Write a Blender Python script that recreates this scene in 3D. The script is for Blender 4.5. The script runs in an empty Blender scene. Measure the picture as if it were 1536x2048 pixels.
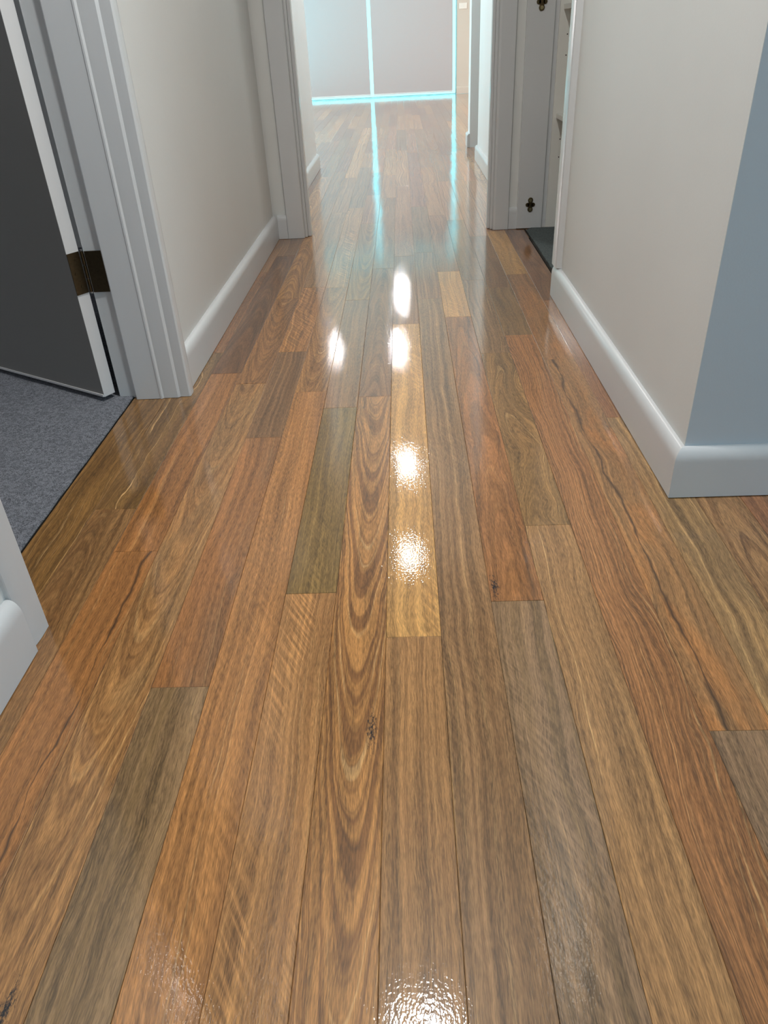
import bpy, bmesh, math, random
from mathutils import Vector, Matrix

S = bpy.context.scene
COL = S.collection

# ------------------------------------------------------------------ camera
cam_d = bpy.data.cameras.new('camera')
cam = bpy.data.objects.new('camera', cam_d)
COL.objects.link(cam)
cam_d.sensor_fit = 'HORIZONTAL'
cam_d.sensor_width = 36.0
cam_d.lens = 1480.11 / 1536 * 36.0
cam_d.clip_start = 0.02
cam_d.clip_end = 200
_r = Vector((0.99886398, 0.01697923, -0.04452474))
_d = Vector((-0.02825074, -0.54145484, -0.84025505))
_f = Vector((-0.03837502, 0.84055837, -0.54036006))
cam.matrix_world = Matrix(((_r.x, -_d.x, -_f.x, 0.0), (_r.y, -_d.y, -_f.y, 0.0), (_r.z, -_d.z, -_f.z, 0.80), (0, 0, 0, 1)))
S.camera = cam

# ------------------------------------------------------------------ world
world = bpy.data.worlds.new('sky')
S.world = world
world.use_nodes = True
wn = world.node_tree
bg = wn.nodes['Background']
bg.inputs['Color'].default_value = (0.19, 0.86, 1.0, 1)
bg.inputs['Strength'].default_value = 1.9

# ------------------------------------------------------------------ light and exposure
S.view_settings.view_transform = 'Standard'
S.view_settings.look = 'None'
S.view_settings.gamma = 1.0
S.view_settings.use_curve_mapping = False
S.view_settings.exposure = 1.0


def area(name, loc, aim, sx, sy, power, color):
    l = bpy.data.lights.new(name, 'AREA')
    l.shape = 'RECTANGLE'
    l.size = sx
    l.size_y = sy
    l.energy = power
    l.color = color
    o = bpy.data.objects.new(name, l)
    COL.objects.link(o)
    o.location = loc
    o.rotation_euler = (Vector(aim) - Vector(loc)).to_track_quat('-Z', 'Y').to_euler()
    return o


area('window_daylight_side', (3.42, -0.7, 1.4), (0, -0.3, 0.8), 1.9, 1.4, 26, (0.62, 0.84, 1.0))
area('fill_living_left', (-3.9, 9.6, 1.3), (0, 9.6, 1.0), 2.6, 1.5, 66, (1.0, 0.90, 0.90))  # added fill to brighten the living room; no window is built here
area('fill_living_right', (3.4, 10.0, 1.3), (0, 10.0, 1.0), 2.4, 1.5, 40, (1.0, 0.90, 0.87))  # matching added fill from the right, also without a window
area('fill_bedroom', (-3.9, 0.5, 1.5), (0, 0.8, 0.6), 1.2, 0.9, 8.0, (0.92, 0.93, 1.0))  # added fill lifting the unlit bedroom's door and carpet
LAMP = 200.0          # radiance of a downlight's diffuser


# ------------------------------------------------------------------ helpers
def lin(c):
    out = []
    for v in c[:3]:
        v /= 255.0
        out.append(v / 12.92 if v <= 0.04045 else ((v + 0.055) / 1.055) ** 2.4)
    return out


class NT:
    """small node builder"""
    def __init__(s, name):
        s.m = bpy.data.materials.new(name)
        s.m.use_nodes = True
        s.t = s.m.node_tree
        s.p = s.t.nodes['Principled BSDF']

    def n(s, typ, **kw):
        o = s.t.nodes.new(typ)
        for k, v in kw.items():
            setattr(o, k, v)
        return o

    def put(s, sock, v):
        if hasattr(v, 'is_output'):
            s.t.links.new(v, sock)
        elif v is not None:
            if isinstance(v, (tuple, list)) and len(v) == 3 and sock.type == 'RGBA':
                v = (*v, 1)
            sock.default_value = v

    def ma(s, op, a, b=None, c=None, clamp=False):
        o = s.n('ShaderNodeMath', operation=op, use_clamp=clamp)
        s.put(o.inputs[0], a)
        s.put(o.inputs[1], b)
        s.put(o.inputs[2], c)
        return o.outputs[0]

    def xyz(s, a, b, c):
        o = s.n('ShaderNodeCombineXYZ')
        for i, v in enumerate((a, b, c)):
            s.put(o.inputs[i], v)
        return o.outputs[0]

    def sep(s, v):
        o = s.n('ShaderNodeSeparateXYZ')
        s.put(o.inputs[0], v)
        return o.outputs

    def noise(s, vec, scale=1.0, detail=2.0, rough=0.5, dist=0.0):
        o = s.n('ShaderNodeTexNoise')
        s.put(o.inputs['Vector'], vec)
        o.inputs['Scale'].default_value = scale
        o.inputs['Detail'].default_value = detail
        o.inputs['Roughness'].default_value = rough
        o.inputs['Distortion'].default_value = dist
        return o.outputs[0]

    def noise1(s, w, scale=1.0, detail=2.0, rough=0.5):
        o = s.n('ShaderNodeTexNoise', noise_dimensions='1D')
        s.put(o.inputs['W'], w)
        o.inputs['Scale'].default_value = scale
        o.inputs['Detail'].default_value = detail
        o.inputs['Roughness'].default_value = rough
        return o.outputs[0]

    def mapr(s, v, a, b, c=0.0, d=1.0, smooth=True):
        o = s.n('ShaderNodeMapRange')
        o.interpolation_type = 'SMOOTHSTEP' if smooth else 'LINEAR'
        s.put(o.inputs[0], v)
        for i, q in enumerate((a, b, c, d)):
            s.put(o.inputs[i + 1], q)
        return o.outputs[0]

    def mix(s, f, a, b, mode='MIX'):
        o = s.n('ShaderNodeMix', data_type='RGBA', blend_type=mode)
        s.put(o.inputs[0], f)
        s.put(o.inputs[6], a)
        s.put(o.inputs[7], b)
        return o.outputs[2]

    def attr(s, name):
        o = s.n('ShaderNodeAttribute', attribute_type='OBJECT', attribute_name=name)
        return o.outputs

    def bump(s, h, strength, dist, normal=None):
        o = s.n('ShaderNodeBump')
        o.inputs['Strength'].default_value = strength
        o.inputs['Distance'].default_value = dist
        s.put(o.inputs['Height'], h)
        if normal is not None:
            s.put(o.inputs['Normal'], normal)
        return o.outputs[0]


def paint(name, c, rough=0.5, bump=0.15, scale=220, spec=0.4, mottled=0.03):
    b = NT(name)
    geo = b.n('ShaderNodeNewGeometry').outputs['Position']
    n1 = b.noise(geo, 3.0, 3)
    col = lin(c)
    lo = [v * (1 - mottled) for v in col]
    hi = [min(1, v * (1 + mottled)) for v in col]
    b.put(b.p.inputs['Base Color'], b.mix(n1, lo, hi))
    b.p.inputs['Roughness'].default_value = rough
    b.p.inputs['Specular IOR Level'].default_value = spec
    n2 = b.noise(geo, scale, 2)
    b.put(b.p.inputs['Normal'], b.bump(n2, bump, 0.0006))
    return b.m


def metal(name, c, rough=0.25):
    b = NT(name)
    geo = b.n('ShaderNodeNewGeometry').outputs['Position']
    b.put(b.p.inputs['Base Color'], b.mix(b.noise(geo, 160, 3), [v * 0.55 for v in lin(c)], lin(c)))
    b.p.inputs['Metallic'].default_value = 1
    b.p.inputs['Roughness'].default_value = rough
    return b.m


def emissive(name, c, strength):
    b = NT(name)
    b.p.inputs['Base Color'].default_value = (0.8, 0.8, 0.8, 1)
    b.p.inputs['Emission Color'].default_value = (*c, 1)
    b.p.inputs['Emission Strength'].default_value = strength
    return b.m


# ---- polished hardwood; every board carries its own colours and figure as custom properties
def wood_material():
    b = NT('polished_hardwood')
    u, v, _z = b.sep(b.n('ShaderNodeTexCoord').outputs['Object'])
    A, Bc, Cc = b.attr('ca')[1], b.attr('cb')[1], b.attr('cc')[1]
    K, uc, s = b.sep(b.attr('g1')[1])           # ring curvature, ring centre, slope along the board
    fq, warp, rip = b.sep(b.attr('g2')[1])      # ring frequency, waviness, fiddleback strength
    blo, strk, con = b.sep(b.attr('g3')[1])     # blotches, pale streaks, ring contrast
    vu, vs, seed = b.sep(b.attr('g4')[1])       # dark vein across position, strength, seed
    ku, kv, ks = b.sep(b.attr('g5')[1])         # knot position, strength
    sd = b.ma('MULTIPLY', seed, 7.31)

    def P(su, sv, off=0.0):
        return b.xyz(b.ma('MULTIPLY', u, su), b.ma('MULTIPLY', v, sv), b.ma('ADD', sd, off))
    w1 = b.ma('SUBTRACT', b.noise(P(7, 2.6), 1, 2), 0.5)
    w2 = b.ma('SUBTRACT', b.noise(P(34, 9, 3), 1, 2), 0.5)
    du = b.ma('ADD', b.ma('MULTIPLY', w1, b.ma('MULTIPLY', warp, 0.075)), b.ma('MULTIPLY', w2, b.ma('MULTIPLY', warp, 0.010)))
    u2 = b.ma('ADD', u, du)
    uu = b.ma('SUBTRACT', u2, uc)
    t = b.ma('ADD', b.ma('MULTIPLY', b.ma('MULTIPLY', uu, uu), K), b.ma('MULTIPLY', v, s))
    t = b.ma('ADD', t, b.ma('MULTIPLY', b.ma('SUBTRACT', b.noise(P(90, 30, 9), 1, 1), 0.5), 0.0012))
    tw = b.ma('ADD', b.ma('MULTIPLY', t, fq), sd)
    r1 = b.noise1(tw, 1.0, 3, 0.62)
    ring = b.mapr(r1, 0.40, 0.60)
    ring = b.ma('MULTIPLY', ring, con, clamp=True)
    col = b.mix(ring, A, Bc)
    # broad blotches of a third tone
    bl = b.mapr(b.noise(P(13, 3.2, 21), 1, 3, 0.55, 0.6), 0.46, 0.70)
    col = b.mix(b.ma('MULTIPLY', bl, blo, clamp=True), col, Cc)
    # pale sap streaks follow the rings
    r2 = b.noise1(b.ma('ADD', b.ma('MULTIPLY', tw, 1.7), 40.0), 1.0, 2, 0.6)
    st = b.mapr(r2, 0.60, 0.72)
    brk = b.mapr(b.noise(P(20, 6, 31), 1, 2), 0.35, 0.6)
    col = b.mix(b.ma('MULTIPLY', b.ma('MULTIPLY', st, brk), strk, clamp=True), col, (*lin((222, 178, 118)),))
    # dark fine lines
    r3 = b.noise1(b.ma('ADD', b.ma('MULTIPLY', tw, 2.3), 90.0), 1.0, 2, 0.6)
    dk = b.mapr(r3, 0.62, 0.76, 0.0, 0.32)
    col = b.mix(b.ma('MULTIPLY', dk, con, clamp=True), col, (*lin((58, 38, 22)),))
    # fibre flecks: short dashes along the grain
    fu = b.ma('ADD', u2, b.ma('MULTIPLY', b.ma('SUBTRACT', b.noise(P(40, 30, 5), 1, 1), 0.5), 0.0022))
    f1 = b.noise(b.xyz(b.ma('MULTIPLY', fu, 950), b.ma('MULTIPLY', v, 62), sd), 1, 2, 0.65)
    f2 = b.noise(b.xyz(b.ma('MULTIPLY', fu, 190), b.ma('MULTIPLY', v, 3.2), b.ma('ADD', sd, 4)), 1, 3, 0.6)
    f4 = b.noise(b.xyz(b.ma('MULTIPLY', fu, 62), b.ma('MULTIPLY', v, 1.3), b.ma('ADD', sd, 8)), 1, 2, 0.5)
    fl = b.ma('ADD', b.mapr(f4, 0.3, 0.7, -0.20, 0.18), b.ma('ADD', b.mapr(f1, 0.32, 0.68, -0.30, 0.35), b.mapr(f2, 0.34, 0.68, -0.12, 0.15)))
    # fiddleback: broken pale cross bands
    rp = b.noise(b.xyz(b.ma('MULTIPLY', u, 22), b.ma('ADD', b.ma('MULTIPLY', v, 95), b.ma('MULTIPLY', u, 160)), b.ma('ADD', sd, 6)), 1, 2, 0.5)
    rm = b.mapr(b.noise(P(18, 2.2, 51), 1, 1), 0.42, 0.62)
    rv = b.ma('MULTIPLY', b.ma('MULTIPLY', b.mapr(rp, 0.40, 0.66, -0.22, 0.75), rm), rip)
    gain = b.ma('ADD', b.ma('ADD', 1.0, fl), rv)
    g3 = b.xyz(gain, gain, gain)
    col = b.mix(1.0, col, g3, 'MULTIPLY')
    # gum vein
    vx = b.ma('ADD', vu, b.ma('MULTIPLY', b.ma('SUBTRACT', b.noise(b.xyz(0.0, b.ma('MULTIPLY', v, 5), b.ma('ADD', sd, 70)), 1, 3), 0.5), 0.05))
    vd = b.ma('ABSOLUTE', b.ma('SUBTRACT', u, vx))
    vw = b.mapr(b.noise(P(10, 9, 77), 1, 3), 0.35, 0.75, 0.0008, 0.009)
    vm = b.ma('MULTIPLY', b.ma('SUBTRACT', 1.0, b.ma('DIVIDE', vd, vw), clamp=True), vs, clamp=True)
    col = b.mix(vm, col, (*lin((52, 38, 26)),))
    # knot / gum pocket
    kx = b.ma('DIVIDE', b.ma('SUBTRACT', u, ku), 0.0075)
    ky = b.ma('DIVIDE', b.ma('SUBTRACT', v, kv), 0.030)
    kd = b.ma('SQRT', b.ma('ADD', b.ma('MULTIPLY', kx, kx), b.ma('MULTIPLY', ky, ky)))
    kn = b.ma('MULTIPLY', b.ma('SUBTRACT', b.noise(P(420, 160, 14), 1, 3, 0.7), 0.42), 5.0)
    km = b.ma('MULTIPLY', b.ma('SUBTRACT', b.ma('ADD', 0.55, kn), kd, clamp=True), ks, clamp=True)
    col = b.mix(km, col, (0.006, 0.006, 0.010))
    b.put(b.p.inputs['Base Color'], col)
    b.p.inputs['Roughness'].default_value = 0.42
    b.p.inputs['Specular IOR Level'].default_value = 0.25
    # wet-looking varnish: orange peel and slow waves
    geo = b.n('ShaderNodeNewGeometry').outputs['Position']
    gx, gy, gz = b.sep(geo)
    peel = b.noise(b.xyz(b.ma('MULTIPLY', gx, 300), b.ma('MULTIPLY', gy, 210), 0.0), 1, 1, 0.5)
    wav = b.noise(b.xyz(b.ma('MULTIPLY', gx, 7), b.ma('MULTIPLY', gy, 1.6), 0.0), 1, 2, 0.5)
    n1 = b.bump(wav, 1.0, 0.0012)
    n2 = b.bump(peel, 1.0, 0.00012, n1)
    b.p.inputs['Coat Weight'].default_value = 1.0
    b.p.inputs['Coat Roughness'].default_value = 0.045
    b.p.inputs['Coat IOR'].default_value = 1.5
    b.put(b.p.inputs['Coat Normal'], n2)
    b.put(b.p.inputs['Normal'], b.bump(f1, 0.25, 0.0002))
    return b.m


def carpet_material(name, c1, c2, scale=420):
    b = NT(name)
    geo = b.n('ShaderNodeNewGeometry').outputs['Position']
    n = b.noise(geo, scale, 3, 0.75)
    n2 = b.noise(geo, 120, 2)
    f = b.ma('ADD', b.mapr(n, 0.36, 0.66), b.mapr(n2, 0.35, 0.65, -0.18, 0.18), clamp=True)
    b.put(b.p.inputs['Base Color'], b.mix(f, lin(c1), lin(c2)))
    b.p.inputs['Roughness'].default_value = 0.95
    b.p.inputs['Specular IOR Level'].default_value = 0.1
    b.put(b.p.inputs['Normal'], b.bump(n, 0.9, 0.003))
    return b.m


def blind_material():
    b = NT('blind_fabric')
    geo = b.n('ShaderNodeNewGeometry').outputs['Position']
    gx, gy, gz = b.sep(geo)
    w = b.noise(b.xyz(b.ma('MULTIPLY', gx, 300), 0.0, b.ma('MULTIPLY', gz, 300)), 1, 2)
    c = b.mix(w, lin((186, 178, 180)), lin((204, 198, 200)))
    b.put(b.p.inputs['Base Color'], c)
    b.p.inputs['Roughness'].default_value = 0.85
    tr = b.n('ShaderNodeBsdfTranslucent')
    tr.inputs[0].default_value = (*lin((190, 160, 160)), 1)
    mx = b.n('ShaderNodeMixShader')
    mx.inputs[0].default_value = 0.05
    out = b.t.nodes['Material Output']
    b.t.links.new(b.p.outputs[0], mx.inputs[1])
    b.t.links.new(tr.outputs[0], mx.inputs[2])
    b.t.links.new(mx.outputs[0], out.inputs['Surface'])
    return b.m


def glass_material():
    b = NT('clear_glass')
    b.p.inputs['Base Color'].default_value = (1, 1, 1, 1)
    b.p.inputs['Roughness'].default_value = 0.0
    b.p.inputs['Transmission Weight'].default_value = 1.0
    b.p.inputs['IOR'].default_value = 1.02
    return b.m


M = {
    'wall': paint('wall_paint_warm', (222, 224, 222), 0.6, 0.25, 260),
    'return': paint('wall_paint_return_bluelit', (198, 208, 216), 0.6, 0.25, 260),  # blue of the side daylight is mixed into this wall's colour
    'ceiling': paint('ceiling_paint', (215, 213, 208), 0.8),
    'trim': paint('trim_enamel', (210, 213, 215), 0.22, 0.2, 90, 0.5),
    'passage': paint('wall_paint_passage_lit', (232, 236, 238), 0.6, 0.25, 260),  # raised above the hall wall colour to paint in the passage's brighter light
    'peach': paint('wall_paint_peach', (214, 200, 188), 0.6),
    'door': paint('door_enamel_shaded', (128, 127, 124), 0.35, 0.15, 90, 0.4),  # grey paints in the shade on the leaf's unlit side
    'dooredge': paint('door_edge_enamel', (214, 214, 214), 0.3, 0.2, 90, 0.5),
    'white': paint('white_melamine', (226, 226, 220), 0.35, 0.05),
    'dark': paint('dark_void', (40, 36, 32), 0.9),
    'alu': paint('white_aluminium', (225, 228, 230), 0.35, 0.02),
    'bronze': metal('aged_bronze', (112, 98, 74), 0.3),
    'steel': metal('steel', (190, 190, 190), 0.2),
    'brass': metal('antique_brass', (205, 190, 150), 0.25),
    'carpet': carpet_material('grey_carpet', (86, 88, 94), (154, 158, 166)),
    'carpet2': carpet_material('grey_green_carpet', (84, 92, 92), (112, 120, 120), 300),
    'blind': blind_material(),
    'glass': glass_material(),
    'plastic': paint('switch_plastic', (240, 232, 224), 0.3, 0.0),
    'lamp': emissive('lamp_diffuser', (1.0, 0.97, 0.93), LAMP),
    'lamp_hall': emissive('lamp_diffuser_hall', (1.0, 0.97, 0.93), LAMP * 2.6),
    'wood': wood_material(),
}


def box(bm, x0, x1, y0, y1, z0, z1):
    vs = [bm.verts.new((x, y, z)) for z in (z0, z1) for y in (y0, y1) for x in (x0, x1)]
    for f in ((0, 2, 3, 1), (4, 5, 7, 6), (0, 1, 5, 4), (2, 6, 7, 3), (0, 4, 6, 2), (1, 3, 7, 5)):
        bm.faces.new([vs[i] for i in f])


def obj(name, bm, mat, parent=None, bevel=0.0, seg=2, smooth=False):
    bmesh.ops.recalc_face_normals(bm, faces=bm.faces)
    me = bpy.data.meshes.new(name)
    bm.to_mesh(me)
    bm.free()
    me.materials.append(M[mat] if isinstance(mat, str) else mat)
    o = bpy.data.objects.new(name, me)
    COL.objects.link(o)
    if parent:
        o.parent = parent
    if bevel:
        md = o.modifiers.new('bevel', 'BEVEL')
        md.width = bevel
        md.segments = seg
        md.limit_method = 'ANGLE'
    if smooth:
        for p in me.polygons:
            p.use_smooth = True
    return o


def boxes(name, lst, mat, parent=None, bevel=0.0):
    bm = bmesh.new()
    for b in lst:
        box(bm, *b)
    return obj(name, bm, mat, parent, bevel)


def st(o, label=None):
    o['kind'] = 'structure'
    if label:
        o['label'] = label
    return o


def thing(o, label, cat, group=None):
    o['label'] = label
    o['category'] = cat
    if group:
        o['group'] = group
    return o


def empty(name, loc=(0, 0, 0), rz=0.0):
    o = bpy.data.objects.new(name, None)
    COL.objects.link(o)
    o.location = loc
    o.rotation_euler = (0, 0, rz)
    return o


def cyl(bm, c, r, h, axis='z', n=24, r2=None):
    """cylinder / cone frustum starting at c along axis"""
    r2 = r if r2 is None else r2
    ring = []
    for k, (rr, hh) in enumerate(((r, 0), (r2, h))):
        vs = []
        for i in range(n):
            a = 2 * math.pi * i / n
            p, q = rr * math.cos(a), rr * math.sin(a)
            if axis == 'z':
                co = (c[0] + p, c[1] + q, c[2] + hh)
            elif axis == 'y':
                co = (c[0] + p, c[1] + hh, c[2] + q)
            else:
                co = (c[0] + hh, c[1] + p, c[2] + q)
            vs.append(bm.verts.new(co))
        ring.append(vs)
    for i in range(n):
        j = (i + 1) % n
        bm.faces.new((ring[0][i], ring[0][j], ring[1][j], ring[1][i]))
    bm.faces.new(ring[0])
    bm.faces.new(list(reversed(ring[1])))


def soft(o, deg=32):
    for p in o.data.polygons:
        p.use_smooth = True
    o.data.set_sharp_from_angle(angle=math.radians(deg))
    return o


def sweep(name, prof, path, out, mat='trim', parent=None, mitre=(None, None), up=False):
    """extrude a profile [(d, z)] (d = distance out of the wall) along a straight run from path[0] to path[1];
    out = unit direction out of the wall; mitre = shift along the run per unit of d at either end"""
    a, b = Vector(path[0]), Vector(path[1])
    run = (b - a).normalized()
    o2 = Vector(out)
    bm = bmesh.new()
    rings = []
    for e, base in enumerate((a, b)):
        ring = []
        for d, z in prof:
            m = mitre[e] or 0.0
            p = base + o2 * d + run * (m * d)
            ring.append(bm.verts.new((p.x, p.y, z)))
        rings.append(ring)
    n = len(prof)
    for i in range(n):
        j = (i + 1) % n
        bm.faces.new((rings[0][i], rings[0][j], rings[1][j], rings[1][i]))
    bm.faces.new(rings[0])
    bm.faces.new(list(reversed(rings[1])))
    return soft(obj(name, bm, mat, parent))


def base_profile(t=0.02, h=0.107, flat=0.080):
    pr = [(0, 0.0015), (t, 0.0015), (t, flat)]
    for i in range(1, 9):
        a = i / 8 * math.pi / 2
        pr.append((t * (0.16 + 0.84 * math.cos(a)), flat + (h - flat) * math.sin(a)))
    pr.append((0, h))
    return pr


def upright(name, prof, z0, z1, mat='trim', parent=None, smooth=False):
    """vertical moulding: closed profile [(x, y)] from z0 to z1"""
    bm = bmesh.new()
    r0 = [bm.verts.new((x, y, z0)) for x, y in prof]
    r1 = [bm.verts.new((x, y, z1)) for x, y in prof]
    n = len(prof)
    for i in range(n):
        j = (i + 1) % n
        bm.faces.new((r0[i], r0[j], r1[j], r1[i]))
    bm.faces.new(r0)
    bm.faces.new(list(reversed(r1)))
    return soft(obj(name, bm, mat, parent), 25)


# ================================================================== FLOOR
X0, W = -0.0475, 0.0872
floor = empty('floor')
st(floor, 'polished mixed-colour hardwood board floor running down the hall')
boxes('subfloor', [(-1.9, 3.45, -2.5, 13.3, -0.08, -0.0125)], 'dark', floor)


def plank_mesh(L, w=W, th=0.012):
    g, c = 0.00022, 0.0007
    hw, hl = w / 2 - g, L / 2 - g
    bm = bmesh.new()
    lev = [(hw, hl, -th), (hw, hl, -c * 0.6), (hw - c, hl - c, 0.0)]
    rs = []
    for a, b_, z in lev:
        rs.append([bm.verts.new(p) for p in ((-a, -b_, z), (a, -b_, z), (a, b_, z), (-a, b_, z))])
    for k in range(2):
        for i in range(4):
            j = (i + 1) % 4
            bm.faces.new((rs[k][i], rs[k][j], rs[k + 1][j], rs[k + 1][i]))
    bm.faces.new(rs[2])
    return bm


def style(ca, cb, cc, K=6, uc=0.25, s=0.01, fq=130, warp=0.35, rip=0.0, blo=0.4, strk=0.2, con=0.8, vein=None, knot=None):
    if K < 10:
        fq *= 0.30
        cb = tuple(0.88 * q for q in cb)
        ca = tuple(min(255, 1.04 * q) for q in ca)
        strk = strk * 1.3 + 0.08
        con *= 0.8
        warp = warp * 1.3 + 0.15
    if K >= 14:
        K, fq = K * 0.55, fq * 1.3
        cb = tuple(0.92 * q for q in cb)
        con = min(1.0, con + 0.2)
    return dict(ca=ca, cb=cb, cc=cc, g1=(K, uc, s), g2=(fq, warp, rip), g3=(blo, strk, con), vein=vein, knot=knot)


GAIN = (1.09, 1.07, 0.98)


def put_style(o, sty, yc, seed):
    for k in ('ca', 'cb', 'cc'):
        c = [0.74 * q + 0.26 * m for q, m in zip(sty[k], (156, 114, 70))]
        c[1] = min(max(c[1], 0.675 * c[0]), 0.79 * c[0])
        c[2] = min(max(c[2], 0.38 * c[0]), 0.60 * c[0])
        o[k] = [float(v * g) for v, g in zip(lin(c), GAIN)]
    for k in ('g1', 'g2', 'g3'):
        o[k] = [float(v) for v in sty[k]]
    vn = sty['vein'] or (5.0, 0.0)
    o['g4'] = [float(vn[0]), float(vn[1]), float(seed)]
    kn = sty['knot']
    o['g5'] = [float(kn[0]), float(kn[1] - yc), 1.0] if kn else [5.0, 5.0, 0.0]


rnd = random.Random(11)
PAL = [((150, 108, 78), (120, 82, 58), (162, 120, 88)), ((168, 122, 84), (138, 96, 64), (184, 138, 96)),
       ((140, 92, 68), (112, 70, 52), (156, 104, 76)), ((132, 104, 80), (108, 84, 64), (150, 118, 88)),
       ((172, 116, 84), (140, 90, 64), (150, 98, 74)), ((122, 84, 66), (98, 64, 50), (140, 98, 76)),
       ((184, 138, 92), (156, 110, 70), (196, 150, 104)), ((146, 112, 80), (118, 88, 60), (160, 112, 78))]


def rand_style():
    p = rnd.choice(PAL)
    j = rnd.uniform(0.92, 1.08)
    p = [tuple(min(255, c * j) for c in q) for q in p]
    k = rnd.random()
    if k < 0.35:
        return style(*p, K=rnd.uniform(14, 30), uc=rnd.uniform(-0.02, 0.02), s=rnd.choice((-1, 1)) * rnd.uniform(0.05, 0.12), fq=rnd.uniform(120, 200), warp=0.5, blo=0.4, strk=rnd.uniform(0, 0.4))
    return style(*p, K=6, uc=rnd.choice((-1, 1)) * rnd.uniform(0.15, 0.3), s=rnd.uniform(-0.015, 0.015), fq=rnd.uniform(90, 160), warp=rnd.uniform(0.2, 0.6), rip=rnd.choice((0, 0, 0.3, 0.6)), blo=0.5, strk=rnd.uniform(0, 0.4))


s_ = style
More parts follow.
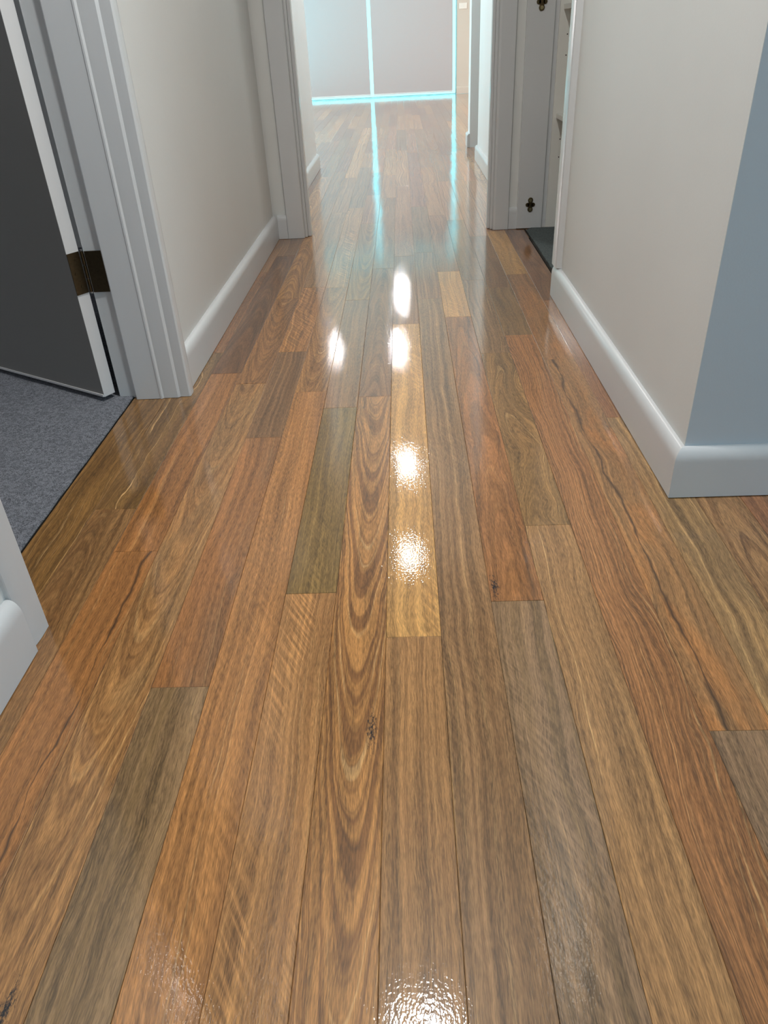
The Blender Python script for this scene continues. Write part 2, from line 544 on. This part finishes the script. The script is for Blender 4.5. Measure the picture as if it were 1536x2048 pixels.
# column: (start y, [joint, ...], [style near .. far]); joints measured on the floor in metres from the camera's foot
BO = {
    -8: (0.80, [], [s_((118, 86, 44), (88, 60, 26), (134, 98, 50), K=6, uc=-0.25, fq=110, warp=0.4, strk=0.35, blo=0.5)]),
    -7: (-0.4, [1.285, 2.182, 3.106], [
        s_((140, 104, 66), (108, 76, 44), (150, 100, 56), K=16, uc=-0.02, s=0.06, fq=120, warp=0.7, strk=0.25),
        s_((112, 84, 46), (84, 58, 30), (140, 100, 60), K=8, uc=0.12, s=0.02, fq=120, warp=0.9, strk=0.9, blo=0.2),
        s_((134, 84, 56), (112, 66, 42), (150, 100, 62), rip=0.5, warp=0.3),
        s_((172, 124, 76), (146, 100, 58), (150, 104, 66), rip=0.8, warp=0.3)]),
    -6: (-0.5, [1.131, 2.009, 3.365], [
        s_((160, 102, 58), (140, 86, 50), (150, 88, 58), K=6, uc=0.2, fq=80, warp=0.3, blo=0.7, strk=0.15, vein=(0.028, 0.9)),
        s_((158, 94, 52), (136, 76, 42), (168, 108, 62), K=5, uc=-0.2, fq=70, warp=0.3, blo=0.6, strk=0.1),
        s_((104, 66, 44), (82, 50, 34), (122, 82, 54), K=18, uc=0.0, s=0.05, fq=90, warp=0.4, blo=0.3, strk=0.05),
        s_((128, 94, 66), (108, 78, 54), (140, 100, 70))]),
    -5: (-0.6, [1.928, 2.723, 4.107], [
        s_((172, 124, 76), (138, 96, 58), (128, 106, 74), K=20, uc=-0.005, s=-0.075, fq=110, warp=0.45, blo=0.45, strk=0.3, knot=(0.020, 0.345)),
        s_((154, 106, 62), (124, 82, 48), (140, 96, 60), K=20, uc=0.0, s=-0.08, fq=130, warp=0.6, strk=0.2),
        s_((176, 126, 68), (140, 94, 50), (156, 108, 60), K=20, uc=-0.015, s=0.07, fq=120, warp=0.6, strk=0.55),
        s_((140, 104, 70), (118, 86, 58), (150, 110, 76))]),
    -4: (-0.7, [0.779, 1.591, 2.168, 2.853, 4.285], [
        s_((126, 106, 76), (100, 82, 54), (138, 118, 88), K=6, uc=0.2, fq=120, warp=0.5, blo=0.5, strk=0.1),
        s_((156, 98, 60), (132, 82, 52), (112, 86, 66), K=6, uc=-0.2, fq=90, warp=0.3, blo=0.5, strk=0.15),
        s_((120, 88, 62), (96, 68, 46), (132, 98, 70), K=5, uc=0.25, fq=130, warp=0.2, blo=0.3, strk=0.1),
        s_((170, 118, 68), (138, 90, 50), (150, 90, 56), K=8, uc=0.12, s=0.02, fq=120, warp=0.5, rip=0.6, strk=0.5, vein=(0.01, 0.4)),
        s_((166, 126, 84), (138, 100, 64), (180, 140, 98), K=18, s=0.06, warp=0.7),
        s_((158, 118, 84), (130, 94, 66), (170, 130, 94))]),
    -3: (-0.2, [1.855, 2.841, 4.391, 5.897], [
        s_((172, 118, 68), (146, 96, 54), (150, 96, 58), K=6, uc=0.22, s=0.004, fq=110, warp=0.22, rip=0.25, blo=0.35, strk=0.25),
        s_((166, 118, 68), (134, 90, 48), (150, 104, 62), K=22, uc=-0.005, s=-0.07, fq=110, warp=0.4, rip=0.2, strk=0.3),
        s_((178, 132, 84), (146, 100, 64), (160, 110, 74), rip=0.9, warp=0.3, strk=0.3),
        s_((134, 112, 94), (112, 92, 78), (146, 122, 104)),
        s_((176, 132, 94), (146, 104, 72), (160, 110, 80))]),
    -2: (-0.3, [0.993, 1.748, 2.671, 3.968], [
        s_((172, 124, 76), (144, 98, 58), (160, 108, 66), K=6, uc=0.24, s=0.006, fq=100, warp=0.4, rip=0.75, blo=0.4, strk=0.3),
        s_((126, 104, 58), (92, 74, 38), (136, 114, 70), K=6, uc=-0.22, fq=90, warp=0.3, rip=0.25, blo=0.4, strk=0.15),
        s_((134, 98, 68), (112, 78, 52), (150, 112, 78), K=6, uc=0.2, warp=0.3, strk=0.2),
        s_((156, 118, 70), (128, 90, 50), (142, 104, 64), K=20, uc=0.01, s=-0.05, warp=0.6, strk=0.3),
        s_((164, 112, 78), (136, 88, 60), (150, 100, 72))]),
    -1: (-0.5, [1.81, 3.088, 4.667], [
        s_((182, 128, 72), (126, 78, 40), (164, 104, 58), K=26, uc=0.004, s=-0.085, fq=105, warp=0.55, rip=0.1, blo=0.25, strk=0.45, con=1.0, knot=(0.027, 0.690)),
        s_((134, 90, 58), (106, 66, 40), (150, 104, 66), K=24, uc=0.0, s=0.05, fq=130, warp=0.6, strk=0.15),
        s_((150, 112, 76), (124, 88, 58), (166, 126, 84), K=18, s=0.05, warp=0.6),
        s_((168, 126, 92), (140, 100, 72), (156, 112, 80))]),
    0: (-0.6, [0.878, 2.385, 3.278, 5.039], [
        s_((160, 118, 76), (130, 92, 58), (146, 100, 66), K=5, uc=0.25, fq=110, warp=0.15, blo=0.35, strk=0.1),
        s_((204, 156, 94), (182, 132, 74), (196, 142, 80), K=6, uc=-0.2, fq=60, warp=0.4, rip=0.35, blo=0.3, strk=0.15, con=0.5),
        s_((134, 84, 54), (112, 66, 40), (150, 96, 64), K=10, uc=0.1, warp=0.3, strk=0.1),
        s_((170, 120, 84), (142, 94, 64), (184, 136, 96), K=18, s=0.06, warp=0.6),
        s_((178, 134, 96), (152, 110, 78), (190, 144, 104))]),
    1: (-0.8, [2.654, 3.325, 4.355, 6.596], [
        s_((142, 108, 76), (112, 82, 56), (122, 92, 64), K=6, uc=0.2, s=0.003, fq=120, warp=0.22, rip=0.2, blo=0.5, strk=0.12, con=0.9),
        s_((138, 98, 70), (118, 80, 56), (150, 108, 76), K=6, uc=0.3, warp=0.2, rip=0.1),
        s_((136, 110, 84), (112, 90, 68), (150, 120, 90), K=18, s=0.06, warp=0.6),
        s_((146, 102, 86), (122, 82, 70), (158, 112, 92)),
        s_((160, 116, 92), (134, 94, 74), (150, 106, 84))]),
    2: (-0.7, [0.960, 2.441, 3.003, 4.106, 5.763], [
        s_((132, 116, 86), (102, 86, 60), (128, 106, 84), K=6, uc=-0.2, s=0.004, fq=80, warp=0.4, rip=0.3, blo=0.6, strk=0.08),
        s_((158, 98, 62), (132, 78, 48), (166, 112, 68), K=22, uc=0.0, s=0.045, fq=90, warp=0.6, blo=0.3, strk=0.12, con=0.7, vein=(0.028, 0.5), knot=(-0.034, 0.996)),
        s_((204, 154, 92), (184, 134, 76), (192, 142, 80), K=6, uc=0.3, fq=60, warp=0.2, rip=0.3, con=0.5, vein=(0.012, 0.0)),
        s_((144, 104, 74), (122, 84, 58), (156, 114, 80)),
        s_((180, 134, 92), (150, 106, 70), (166, 118, 80), K=20, s=0.08, warp=1.0),
        s_((150, 112, 86), (126, 90, 68), (164, 122, 92))]),
    3: (-0.9, [1.182, 2.094, 2.868, 3.963], [
        s_((164, 124, 82), (128, 92, 58), (142, 112, 80), K=6, uc=0.16, s=0.006, fq=120, warp=0.4, blo=0.4, strk=0.35),
        s_((152, 116, 72), (118, 90, 54), (116, 100, 66), K=24, uc=-0.005, s=0.04, fq=120, warp=1.3, blo=0.4, strk=0.35),
        s_((132, 104, 76), (108, 84, 60), (122, 98, 72), K=6, uc=0.2, warp=0.4, strk=0.2),
        s_((134, 106, 76), (110, 84, 58), (146, 116, 84), K=20, s=0.06),
        s_((168, 122, 86), (140, 98, 68), (154, 108, 78))]),
    4: (-0.9, [2.240, 2.756, 3.591, 5.173], [
        s_((162, 108, 66), (122, 82, 50), (148, 92, 58), K=14, uc=0.09, s=0.022, fq=130, warp=0.8, blo=0.5, strk=0.5, con=1.0),
        s_((124, 98, 64), (100, 78, 50), (138, 108, 72), K=22, s=-0.05, warp=0.9, strk=0.2),
        s_((128, 96, 66), (104, 76, 50), (142, 106, 72), K=20, s=0.06, warp=0.7),
        s_((160, 116, 84), (134, 94, 66), (150, 106, 78)),
        s_((150, 110, 84), (126, 90, 68), (164, 122, 92))]),
    5: (-0.5, [0.681, 2.029, 2.927, 3.679], [
        s_((140, 116, 92), (112, 92, 72), (126, 106, 88), K=6, uc=0.2, fq=120, warp=0.4, blo=0.5, strk=0.15),
        s_((148, 108, 70), (120, 90, 60), (176, 112, 64), K=10, uc=0.05, s=0.02, fq=100, warp=0.9, blo=1.0, strk=0.1, vein=(-0.02, 0.85)),
        s_((146, 102, 64), (118, 84, 54), (164, 98, 56), K=12, uc=-0.1, s=0.02, warp=0.7, blo=0.8, strk=0.2),
        s_((194, 148, 84), (168, 122, 64), (180, 136, 76), K=14, s=0.04, warp=1.2, rip=0.3, con=0.6),
        s_((170, 120, 80), (140, 94, 62), (156, 108, 72))]),
    6: (-0.5, [1.639, 2.580, 3.70], [
        s_((154, 122, 82), (116, 88, 58), (112, 92, 66), K=8, uc=0.12, s=0.012, fq=120, warp=0.7, blo=0.6, strk=0.4),
        s_((132, 84, 58), (104, 62, 44), (148, 100, 68), K=6, uc=0.2, warp=0.5, blo=0.5, strk=0.2),
        s_((122, 82, 58), (98, 64, 46), (140, 98, 70), K=14, s=0.04, warp=0.9, blo=0.7, strk=0.1)]),
    7: (-0.6, [1.35], [s_((158, 120, 82), (122, 88, 58), (140, 106, 74), K=26, uc=0.0, s=0.06, fq=110, warp=0.6, blo=0.3, strk=0.5)]),
    8: (-0.4, [1.35], [s_((142, 94, 66), (114, 72, 50), (130, 98, 74), K=6, uc=-0.2, fq=100, warp=0.4, blo=0.7, strk=0.15)]),
    9: (-0.7, [1.35], [s_((104, 64, 52), (82, 48, 40), (124, 84, 66), K=6, uc=0.2, fq=110, warp=0.5, blo=0.4, strk=0.2)]),
}


def region(k, y0, y1):
    """does a board at column k, y0..y1, stand where the hall, the passage or the living room has boards in view"""
    x = X0 + W * (k + 0.5)
    if y1 < 3.9:
        if x < -0.76 or (x < -0.66 and (y1 < 0.75 or y0 > 1.89)):
            return False
        return x < 0.60 if y0 > 1.30 else x < 0.95
    return -0.108 * y1 - 0.12 < x < 0.082 * y1 + 0.12


rest = bmesh.new()


def place(k, y0, y1, sty, seed):
    L = y1 - y0
    xc = X0 + W * (k + 0.5)
    yc = (y0 + y1) / 2
    w, xx = W, xc
    if k == -8:                       # the row beside the carpet is ripped to meet it
        w, xx = W + 0.004, xc - 0.002
    o = obj('plank', plank_mesh(L, w), 'wood', floor)
    o.location = (xx, yc, 0)
    o.rotation_euler = (rnd.uniform(-1, 1) * 0.0003, rnd.uniform(-1, 1) * 0.0012, 0)
    put_style(o, sty, yc, seed)
    if sty['knot']:
        o['g5'] = [float(sty['knot'][0]), float(sty['knot'][1] - yc), 1.0]


seed = 1
for k in range(-21, 40):
    if k in BO:
        y, joints, stl = BO[k]
        joints = list(joints)
    else:
        y, joints, stl = -2.5 + rnd.uniform(-0.5, 0.0), [], []
    i = 0
    if k in BO and y > -2.4 and k > -8:      # boards behind the camera
        bm2 = plank_mesh(y + 2.5)
        bmesh.ops.translate(bm2, verts=bm2.verts, vec=(X0 + W * (k + 0.5), (y - 2.5) / 2, 0))
        me = bpy.data.meshes.new('t'); bm2.to_mesh(me); bm2.free(); rest.from_mesh(me); bpy.data.meshes.remove(me)
    xk = X0 + W * (k + 0.5)
    far = 13.08
    while y < far - 0.05:
        if i < len(joints):
            y2 = joints[i]
        elif k == -8 and y < 1.9:
            y2 = 1.905
        else:
            y2 = y + rnd.uniform(0.75, 1.9)
            if far - y2 < 0.3:
                y2 = far
        sty = stl[i] if i < len(stl) else rand_style()
        # keep out of rooms that have carpet or walls
        if region(k, y, y2):
            place(k, y, y2, sty, seed)
        elif not (xk < -0.60 and y2 < 3.75) and not (xk > 0.60 and 1.3 < y2 < 3.9) and not (k < -8 and y < 4.0):
            bm2 = plank_mesh(y2 - y)
            bmesh.ops.translate(bm2, verts=bm2.verts, vec=(xk, (y + y2) / 2, 0))
            me = bpy.data.meshes.new('t'); bm2.to_mesh(me); bm2.free(); rest.from_mesh(me); bpy.data.meshes.remove(me)
        seed += 1
        i += 1
        y = y2
ro = obj('planks', rest, 'wood', floor)
ro['kind'] = 'stuff'
put_style(ro, s_((150, 108, 72), (124, 86, 56), (140, 98, 66)), 0, 3)

# ================================================================== SHELL
H = 2.45
WL, WR = -0.622, 0.530          # wall planes of the hall
st(boxes('ceiling', [(-4.1, 3.6, -2.6, 13.4, H, H + 0.1)], 'ceiling'))
# left side of the hall: near wall, far wall, head over the doorway
st(boxes('wall_left', [(-0.738, WL, 1.90, 3.70, 0, H), (-0.738, WL, 0.86, 1.90, 2.08, H), (-0.738, WL, -2.5, 0.872, 0, H)], 'wall'))
# right side: wall between the corner and the cupboard; the return facing the camera
st(boxes('wall_right', [(WR, WR + 0.001, 1.285, 2.64, 0, H), (WR, 0.63, 2.60, 2.64, 0, H), (WR, 1.40, 2.64, 3.70, 2.08, H)], 'wall'))
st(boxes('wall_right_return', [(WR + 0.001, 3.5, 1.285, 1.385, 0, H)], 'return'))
boxes_ = [(0.532, 0.63, 1.385, 2.60, 0, H)]
st(boxes('wall_right_core', boxes_, 'wall'))
# doorway across the hall at the end of it
st(boxes('wall_doorway', [(-0.76, -0.478, 3.715, 3.80, 0, H), (0.419, 1.40, 3.715, 3.80, 0, H), (-0.478, 0.419, 3.715, 3.80, 2.06, H)], 'wall'))
# passage beyond the doorway
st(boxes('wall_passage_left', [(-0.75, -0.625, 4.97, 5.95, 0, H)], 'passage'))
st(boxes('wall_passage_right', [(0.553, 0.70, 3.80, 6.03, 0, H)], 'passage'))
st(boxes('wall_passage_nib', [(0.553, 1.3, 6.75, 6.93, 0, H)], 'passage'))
st(boxes('wall_side_left', [(-1.9, -1.8, 3.70, 6.2, 0, H)], 'wall'))
st(boxes('wall_side_right', [(1.75, 1.85, 3.70, 6.9, 0, H)], 'wall'))
# living room
st(boxes('wall_far', [(-4.1, -1.74, 13.10, 13.25, 0, H), (0.86, 3.6, 13.10, 13.25, 0, H), (-1.74, 0.86, 13.10, 13.25, 2.44, H)], 'peach'))
st(boxes('wall_living_left', [(-4.1, -4.0, 6.1, 13.2, 0, H), (-4.1, -1.8, 6.1, 6.2, 0, H)], 'wall'))
st(boxes('wall_living_right', [(3.5, 3.6, 6.75, 13.2, 0, H), (1.3, 3.6, 6.75, 6.93, 0, H)], 'wall'))
# behind the camera and the bedroom on the left
st(boxes('wall_back', [(-4.1, 3.6, -2.6, -2.5, 0, H)], 'wall'))
st(boxes('wall_front_right', [(3.5, 3.6, -2.5, 1.4, 0, H)], 'wall'))
st(boxes('wall_bedroom', [(-4.1, -4.0, -2.5, 3.7, 0, H), (-4.0, -0.76, 3.70, 3.80, 0, H)], 'wall'))
# cupboard recess walls
st(boxes('wall_cupboard', [(1.40, 1.50, 1.385, 3.80, 0, H)], 'wall'))

BP = base_profile()
st(sweep('baseboard_left', BP, ((WL, 1.915), (WL, 3.70)), (1, 0)))
st(sweep('baseboard_left_near', BP, ((WL, -2.4), (WL, 0.862)), (1, 0)))
st(sweep('baseboard_right', BP, ((WR, 1.285), (WR, 2.64)), (-1, 0), mitre=(-1, 0)))
st(sweep('baseboard_return', BP, ((WR, 1.285), (3.5, 1.285)), (0, -1), mitre=(-1, 0)))
BP2 = base_profile(0.02, 0.10, 0.078)
st(sweep('baseboard_passage_left', BP2, ((-0.625, 4.965), (-0.625, 5.95)), (1, 0)))
st(sweep('baseboard_passage_right', BP2, ((0.553, 3.82), (0.553, 6.03)), (-1, 0)))
st(sweep('baseboard_passage_nib', BP2, ((0.553, 6.745), (0.553, 6.93)), (-1, 0)))
st(sweep('baseboard_far', BP2, ((0.86, 13.10), (3.5, 13.10)), (0, -1), mat='peach'))
st(sweep('baseboard_doorway_left', BP, ((WL + 0.02, 3.715), (-0.559, 3.715)), (0, -1)))
st(sweep('baseboard_doorway_right', base_profile(0.014, 0.095, 0.074), ((0.493, 3.715), (0.531, 3.715)), (0, -1)))


# ---- door frame on the left (bedroom): near architrave, far architrave, jambs with a stop
def arc_profile(y_in, sign, xw, xo):
    """architrave in plan on a wall facing +x; y_in = edge at the opening, sign = +1 when it runs to +y"""
    w = 0.062
    pts = [(xw, y_in), (xo - 0.004, y_in), (xo, y_in + sign * 0.004), (xo, y_in + sign * 0.024)]
    for i in range(1, 7):
        a = i / 6 * math.pi / 2
        pts.append((xw + 0.006 + (xo - xw - 0.006) * math.cos(a), y_in + sign * (0.024 + (w - 0.024) * math.sin(a))))
    pts.append((xw, y_in + sign * w))
    return pts


fr = empty('trim_1', (0, 0, 0))
st(fr, 'white painted door frame of the carpeted room on the left')
upright('architrave', arc_profile(1.852, 1, WL, -0.592), 0.001, 2.10, parent=fr)
upright('architrave', arc_profile(0.926, -1, WL, -0.609), 0.001, 2.10, parent=fr)
# far jamb: hall-side bead, face, stop and rebate (plan profile)
jamb = [(-0.6205, 1.905), (-0.6205, 1.851), (-0.626, 1.846), (-0.664, 1.846), (-0.668, 1.841), (-0.672, 1.841), (-0.674, 1.843), (-0.737, 1.843),
        (-0.740, 1.846), (-0.740, 1.858), (-0.789, 1.860), (-0.789, 1.905)]
upright('jamb', jamb, 0.001, 2.04, parent=fr)
upright('jamb', [(-0.628, 0.872), (-0.628, 0.930), (-0.740, 0.930), (-0.740, 0.918), (-0.800, 0.918), (-0.800, 0.872)], 0.001, 2.04, parent=fr)
boxes('head', [(-0.80, -0.60, 0.872, 1.905, 2.04, 2.08)], 'trim', fr)

# ---- open bedroom door
ang = math.atan2(0.245, -0.406)
dr = empty('door_1', (-0.8085, 1.8445, 0.0), ang)
st(dr, 'open bedroom door with shade-grey leaf and lighter edge, ajar over the carpet')
# local x runs along the leaf, local y across it (the hall-side edge is at x = 0)
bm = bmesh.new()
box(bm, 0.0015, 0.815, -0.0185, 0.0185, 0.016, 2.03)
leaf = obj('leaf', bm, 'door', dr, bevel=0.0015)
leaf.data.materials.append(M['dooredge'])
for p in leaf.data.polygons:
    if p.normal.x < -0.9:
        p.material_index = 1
boxes('bottom_seal', [(0.002, 0.813, 0.0185, 0.0215, 0.018, 0.024)], 'dooredge', dr)


def butt_hinge(z):
    h = boxes('hinge', [(-0.0005, 0.0018, -0.016, 0.0185, z, z + 0.10)], 'bronze', dr)
    h['label'] = 'dark bronze butt hinge'
    bm = bmesh.new()
    for i in range(3):
        cyl(bm, (-0.003, -0.0225, z + 0.001 + i * 0.0333), 0.0052, 0.0315, n=16)
    obj('knuckle', bm, 'bronze', h)
    bm = bmesh.new()
    for zz in (z - 0.004, z + 0.0325, z + 0.066, z + 0.1):
        cyl(bm, (-0.003, -0.0225, zz), 0.0036, 0.004, n=12)
    obj('pin', bm, 'steel', h)
    for zz in (z + 0.018, z + 0.05, z + 0.082):
        bm = bmesh.new()
        cyl(bm, (-0.0018, -0.002 + (0.008 if zz > z + 0.03 and zz < z + 0.06 else 0), zz), 0.0042, 0.0016, 'x', 12)
        obj('screw', bm, 'bronze', h)
    return h


butt_hinge(0.290)
butt_hinge(1.75)
# the fixed leaf of that hinge sits on the jamb
for z in (0.290, 1.75):
    hp = boxes('hinge_plate', [(-0.786, -0.7415, 1.8555, 1.8590, z, z + 0.10)], 'bronze', fr)
    hp['label'] = 'dark bronze hinge leaf let into the jamb'
    for k, zz in enumerate((z + 0.018, z + 0.05, z + 0.082)):
        bm = bmesh.new()
        cyl(bm, (-0.757 - 0.008 * (k % 2), 1.8545, zz), 0.004, 0.0015, 'y', 12)
        obj('screw', bm, 'bronze', hp)

# ---- bedroom carpet
bm = bmesh.new()
nx, ny = 60, 110
for j in range(ny + 1):
    for i in range(nx + 1):
        x = -0.7515 - 3.235 * (i / nx) ** 2
        yv = -2.49 + 6.18 * j / ny
        z = 0.0045 + 0.0012 * math.sin(i * 12.9 + j * 78.2) - (0.003 if i == 0 else 0)
        bm.verts.new((x, yv, z))
bm.verts.ensure_lookup_table()
for j in range(ny):
    for i in range(nx):
        a = j * (nx + 1) + i
        bm.faces.new((bm.verts[a], bm.verts[a + nx + 1], bm.verts[a + nx + 2], bm.verts[a + 1]))
cp = obj('carpet', bm, 'carpet')
thing(cp, 'blue-grey short pile carpet in the room behind the open door', 'carpet')
boxes('underlay', [(-3.99, -0.7515, -2.49, 3.69, -0.012, 0.0005)], 'dark', cp)

# ---- doorway frame across the hall
f2 = empty('trim_2')
st(f2, 'white painted frame of the doorway at the end of the hall')


def flat_arch(x0, x1, y, t):
    lo, hi = min(x0, x1), max(x0, x1)
    return [(lo, y), (lo, y - t + 0.002), (lo + 0.003, y - t), (hi - 0.012, y - t), (hi - 0.004, y - t + 0.003), (hi, y - t + 0.009), (hi, y)]


upright('architrave', [(-0.559, 3.715), (-0.559, 3.699), (-0.556, 3.696), (-0.489, 3.696), (-0.481, 3.699), (-0.478, 3.706), (-0.478, 3.715)], 0.001, 2.11, parent=f2)
upright('architrave', [(0.493, 3.715), (0.493, 3.703), (0.490, 3.698), (0.430, 3.698), (0.422, 3.702), (0.419, 3.709), (0.419, 3.715)], 0.001, 2.11, parent=f2)
boxes('head', [(-0.559, 0.493, 3.697, 3.715, 2.045, 2.11), (-0.478, 0.419, 3.715, 3.80, 2.04, 2.06)], 'trim', f2)
boxes('jamb', [(-0.478, -0.466, 3.716, 3.80, 0.001, 2.04), (-0.466, -0.450, 3.735, 3.775, 0.001, 2.04)], 'trim', f2, bevel=0.002)
boxes('jamb', [(0.407, 0.419, 3.716, 3.80, 0.001, 2.04), (0.395, 0.407, 3.735, 3.775, 0.001, 2.04)], 'trim', f2, bevel=0.002)

# ---- trim at the cupboard end of the right wall
f3 = upright('trim_3', [(WR, 2.575), (WR - 0.006, 2.577), (WR - 0.017, 2.583), (WR - 0.020, 2.592), (WR - 0.020, 2.648), (WR - 0.017, 2.652), (WR + 0.10, 2.652), (WR + 0.10, 2.641), (WR, 2.641)], 0.108, 2.10)
st(f3, 'white vertical trim at the cupboard end of the right wall')

# ---- hall cupboard
cb = empty('cupboard', (0.66, 3.70, 0))
thing(cb, 'open white hall cupboard with shelves, door missing, beside the end doorway', 'cupboard')


def cpart(name, lst, mat='white', bevel=0.0):
    o = boxes(name, [(a - 0.66, b - 0.66, c - 3.70, d - 3.70, e, f) for a, b, c, d, e, f in lst], mat, cb, bevel)
    return o


sp = cpart('front_stile', [(0.531, 0.648, 3.694, 3.714, 0.003, 2.04)], 'trim', 0.002)
cpart('end_panel', [(0.667, 1.30, 3.697, 3.714, 0.003, 2.04)])
cpart('rear_panel', [(1.30, 1.32, 2.66, 3.714, 0.003, 2.04)])
cpart('shadow_strip', [(0.648, 0.667, 3.708, 3.714, 0.003, 2.04)], 'trim')
cpart('near_panel', [(0.64, 1.30, 2.655, 2.672, 0.003, 2.04)])
for z in (0.462, 0.86, 1.26, 1.66):
    cpart('shelf', [(0.682, 1.30, 2.672, 3.697, z, z + 0.018)], 'white', 0.001)
for x, z in ((0.704, 0.773), (0.7045, 0.698), (0.706, 0.378), (0.706, 0.305), (0.704, 1.10), (0.704, 1.17)):
    bm = bmesh.new()
    cyl(bm, (x - 0.66, 3.6965 - 3.70, z), 0.0026, 0.0012, 'y', 10)
    obj('pin_hole', bm, 'dark', cb)
for z in (0.108, 0.890, 1.67):
    bm = bmesh.new()
    x = 0.590 - 0.66
    y = 3.694 - 3.70
    box(bm, x - 0.010, x + 0.010, y - 0.002, y, z - 0.024, z + 0.024)
    for dx, dz, r_ in ((0, -0.020, 0.012), (0, 0.020, 0.012), (-0.013, 0, 0.009), (0.013, 0, 0.009), (0, 0, 0.013)):
        cyl(bm, (x + dx, y - 0.004, z + dz), r_, 0.004, 'y', 18)
    box(bm, x - 0.005, x + 0.005, y - 0.010, y - 0.002, z - 0.012, z + 0.012)
    hp = obj('hinge_plate', bm, 'bronze', cb, bevel=0.0015)
    hp['label'] = 'bronze cross-shaped hinge mounting plate'
    for dz in (-0.020, 0.020):
        bm = bmesh.new()
        cyl(bm, (x, y - 0.0075, z + dz), 0.0070, 0.004, 'y', 16)
        obj('screw', bm, 'brass', hp)
# cupboard floor covering with a ragged cut edge
bm = bmesh.new()
rr = random.Random(4)
lo, hi = [], []
n = 60
for i in range(n + 1):
    yv = 2.674 + (3.692 - 2.674) * i / n
    e = 0.573 + rr.uniform(-0.0025, 0.0025) + (0.035 * max(0, (yv - 3.66) / 0.04) if yv > 3.66 else 0)
    lo.append((e, yv))
top = [bm.verts.new((x, yv, 0.0055)) for x, yv in lo]
bot = [bm.verts.new((x, yv, -0.012)) for x, yv in lo]
tr_ = [bm.verts.new((1.298, yv, 0.0055)) for x, yv in lo]
for i in range(n):
    bm.faces.new((top[i], tr_[i], tr_[i + 1], top[i + 1]))
    bm.faces.new((bot[i], top[i], top[i + 1], bot[i + 1]))
cc = obj('carpet_offcut', bm, 'carpet2')
thing(cc, 'small grey carpet piece with ragged edge on the cupboard floor', 'carpet')
boxes('cut_edge', [(0.5655, 0.5728, 2.655, 3.69, -0.010, 0.0015)], 'dark', cc)

# ---- sliding door with two blinds at the far end
wd = empty('window_1', (0, 13.15, 0))
st(wd, 'glazed sliding door behind the two grey blinds')


def wbox(name, lst, mat, par=wd):
    return boxes(name, [(a, b, c - 13.15, d - 13.15, e, f) for a, b, c, d, e, f in lst], mat, par, 0.002)


wbox('frame', [(-1.74, -1.70, 13.13, 13.21, 0.0, 2.44), (0.845, 0.86, 13.13, 13.21, 0.0, 2.44), (-1.74, 0.86, 13.13, 13.21, 2.432, 2.44), (-1.74, 0.86, 13.13, 13.21, 0.0, 0.012)], 'alu')
for a, b in ((-1.70, -0.44), (-0.44, 0.845)):
    wbox('pane', [(a, b, 13.175, 13.181, 0.012, 2.425)], 'glass')
for nm, a, b, lab in (('roller_blind', -1.69, -0.460, 'grey roller blind left of the glowing centre gap'), ('roller_blind', -0.410, 0.797, 'grey roller blind between the centre gap and the light switch')):
    rb = empty(nm, ((a + b) / 2, 13.06, 0))
    thing(rb, lab, 'blind', None)
    hw = (b - a) / 2
    boxes('fabric', [(-hw, hw, -0.0008, 0.0008, 0.050, 2.350)], 'blind', rb)
    boxes('bottom_rail', [(-hw, hw, -0.008, 0.008, 0.036, 0.056)], 'alu', rb, 0.003)
    bm = bmesh.new()
    cyl(bm, (-hw, 0.03, 2.325), 0.020, 2 * hw, 'x', 20)
    obj('roller_tube', bm, 'blind', rb, smooth=False)

# ---- light switch beside the blinds
sw = empty('light_switch', (0.945, 13.10, 1.12))
thing(sw, 'small white light switch on the peach wall right of the blinds', 'switch')
boxes('plate', [(-0.058, 0.058, -0.011, 0, -0.036, 0.036)], 'plastic', sw, 0.003)
boxes('rocker', [(-0.010, 0.010, -0.016, -0.010, -0.014, 0.014)], 'plastic', sw, 0.002)

# ---- downlights in the ceiling; their glare lies on the varnish
DL = [(-0.007, 1.334, 'over the nearest boards, its sparkle at the bottom of the picture'), (-0.033, 4.449, 'just past the doorway, nearest of the passage'),
      (-0.031, 5.828, 'over the middle of the passage'), (-0.113, 8.765, 'in the living room, nearer one of the centre row'),
      (-0.934, 8.851, 'in the living room, left of the centre row'), (-0.069, 11.148, 'in the living room, farthest, by the blinds')]
for x, y, where in DL:
    e = empty('ceiling_downlight', (x, y, H))
    thing(e, 'round recessed downlight ' + where, 'light', 'recessed downlights along the ceiling')
    bm = bmesh.new()
    n = 32
    pr = [(0.055, -0.001), (0.058, -0.005), (0.068, -0.004), (0.070, 0.0)]
    rg = [[bm.verts.new((r * math.cos(2 * math.pi * i / n), r * math.sin(2 * math.pi * i / n), z)) for i in range(n)] for r, z in pr]
    for k in range(3):
        for i in range(n):
            j = (i + 1) % n
            bm.faces.new((rg[k][i], rg[k][j], rg[k + 1][j], rg[k + 1][i]))
    obj('ring', bm, 'alu', e)
    bm = bmesh.new()
    bm.faces.new([bm.verts.new((0.055 * math.cos(2 * math.pi * i / n), -0.055 * math.sin(2 * math.pi * i / n), -0.0012)) for i in range(n)])
    obj('diffuser', bm, 'lamp_hall' if 0 < y < 3 else 'lamp', e)
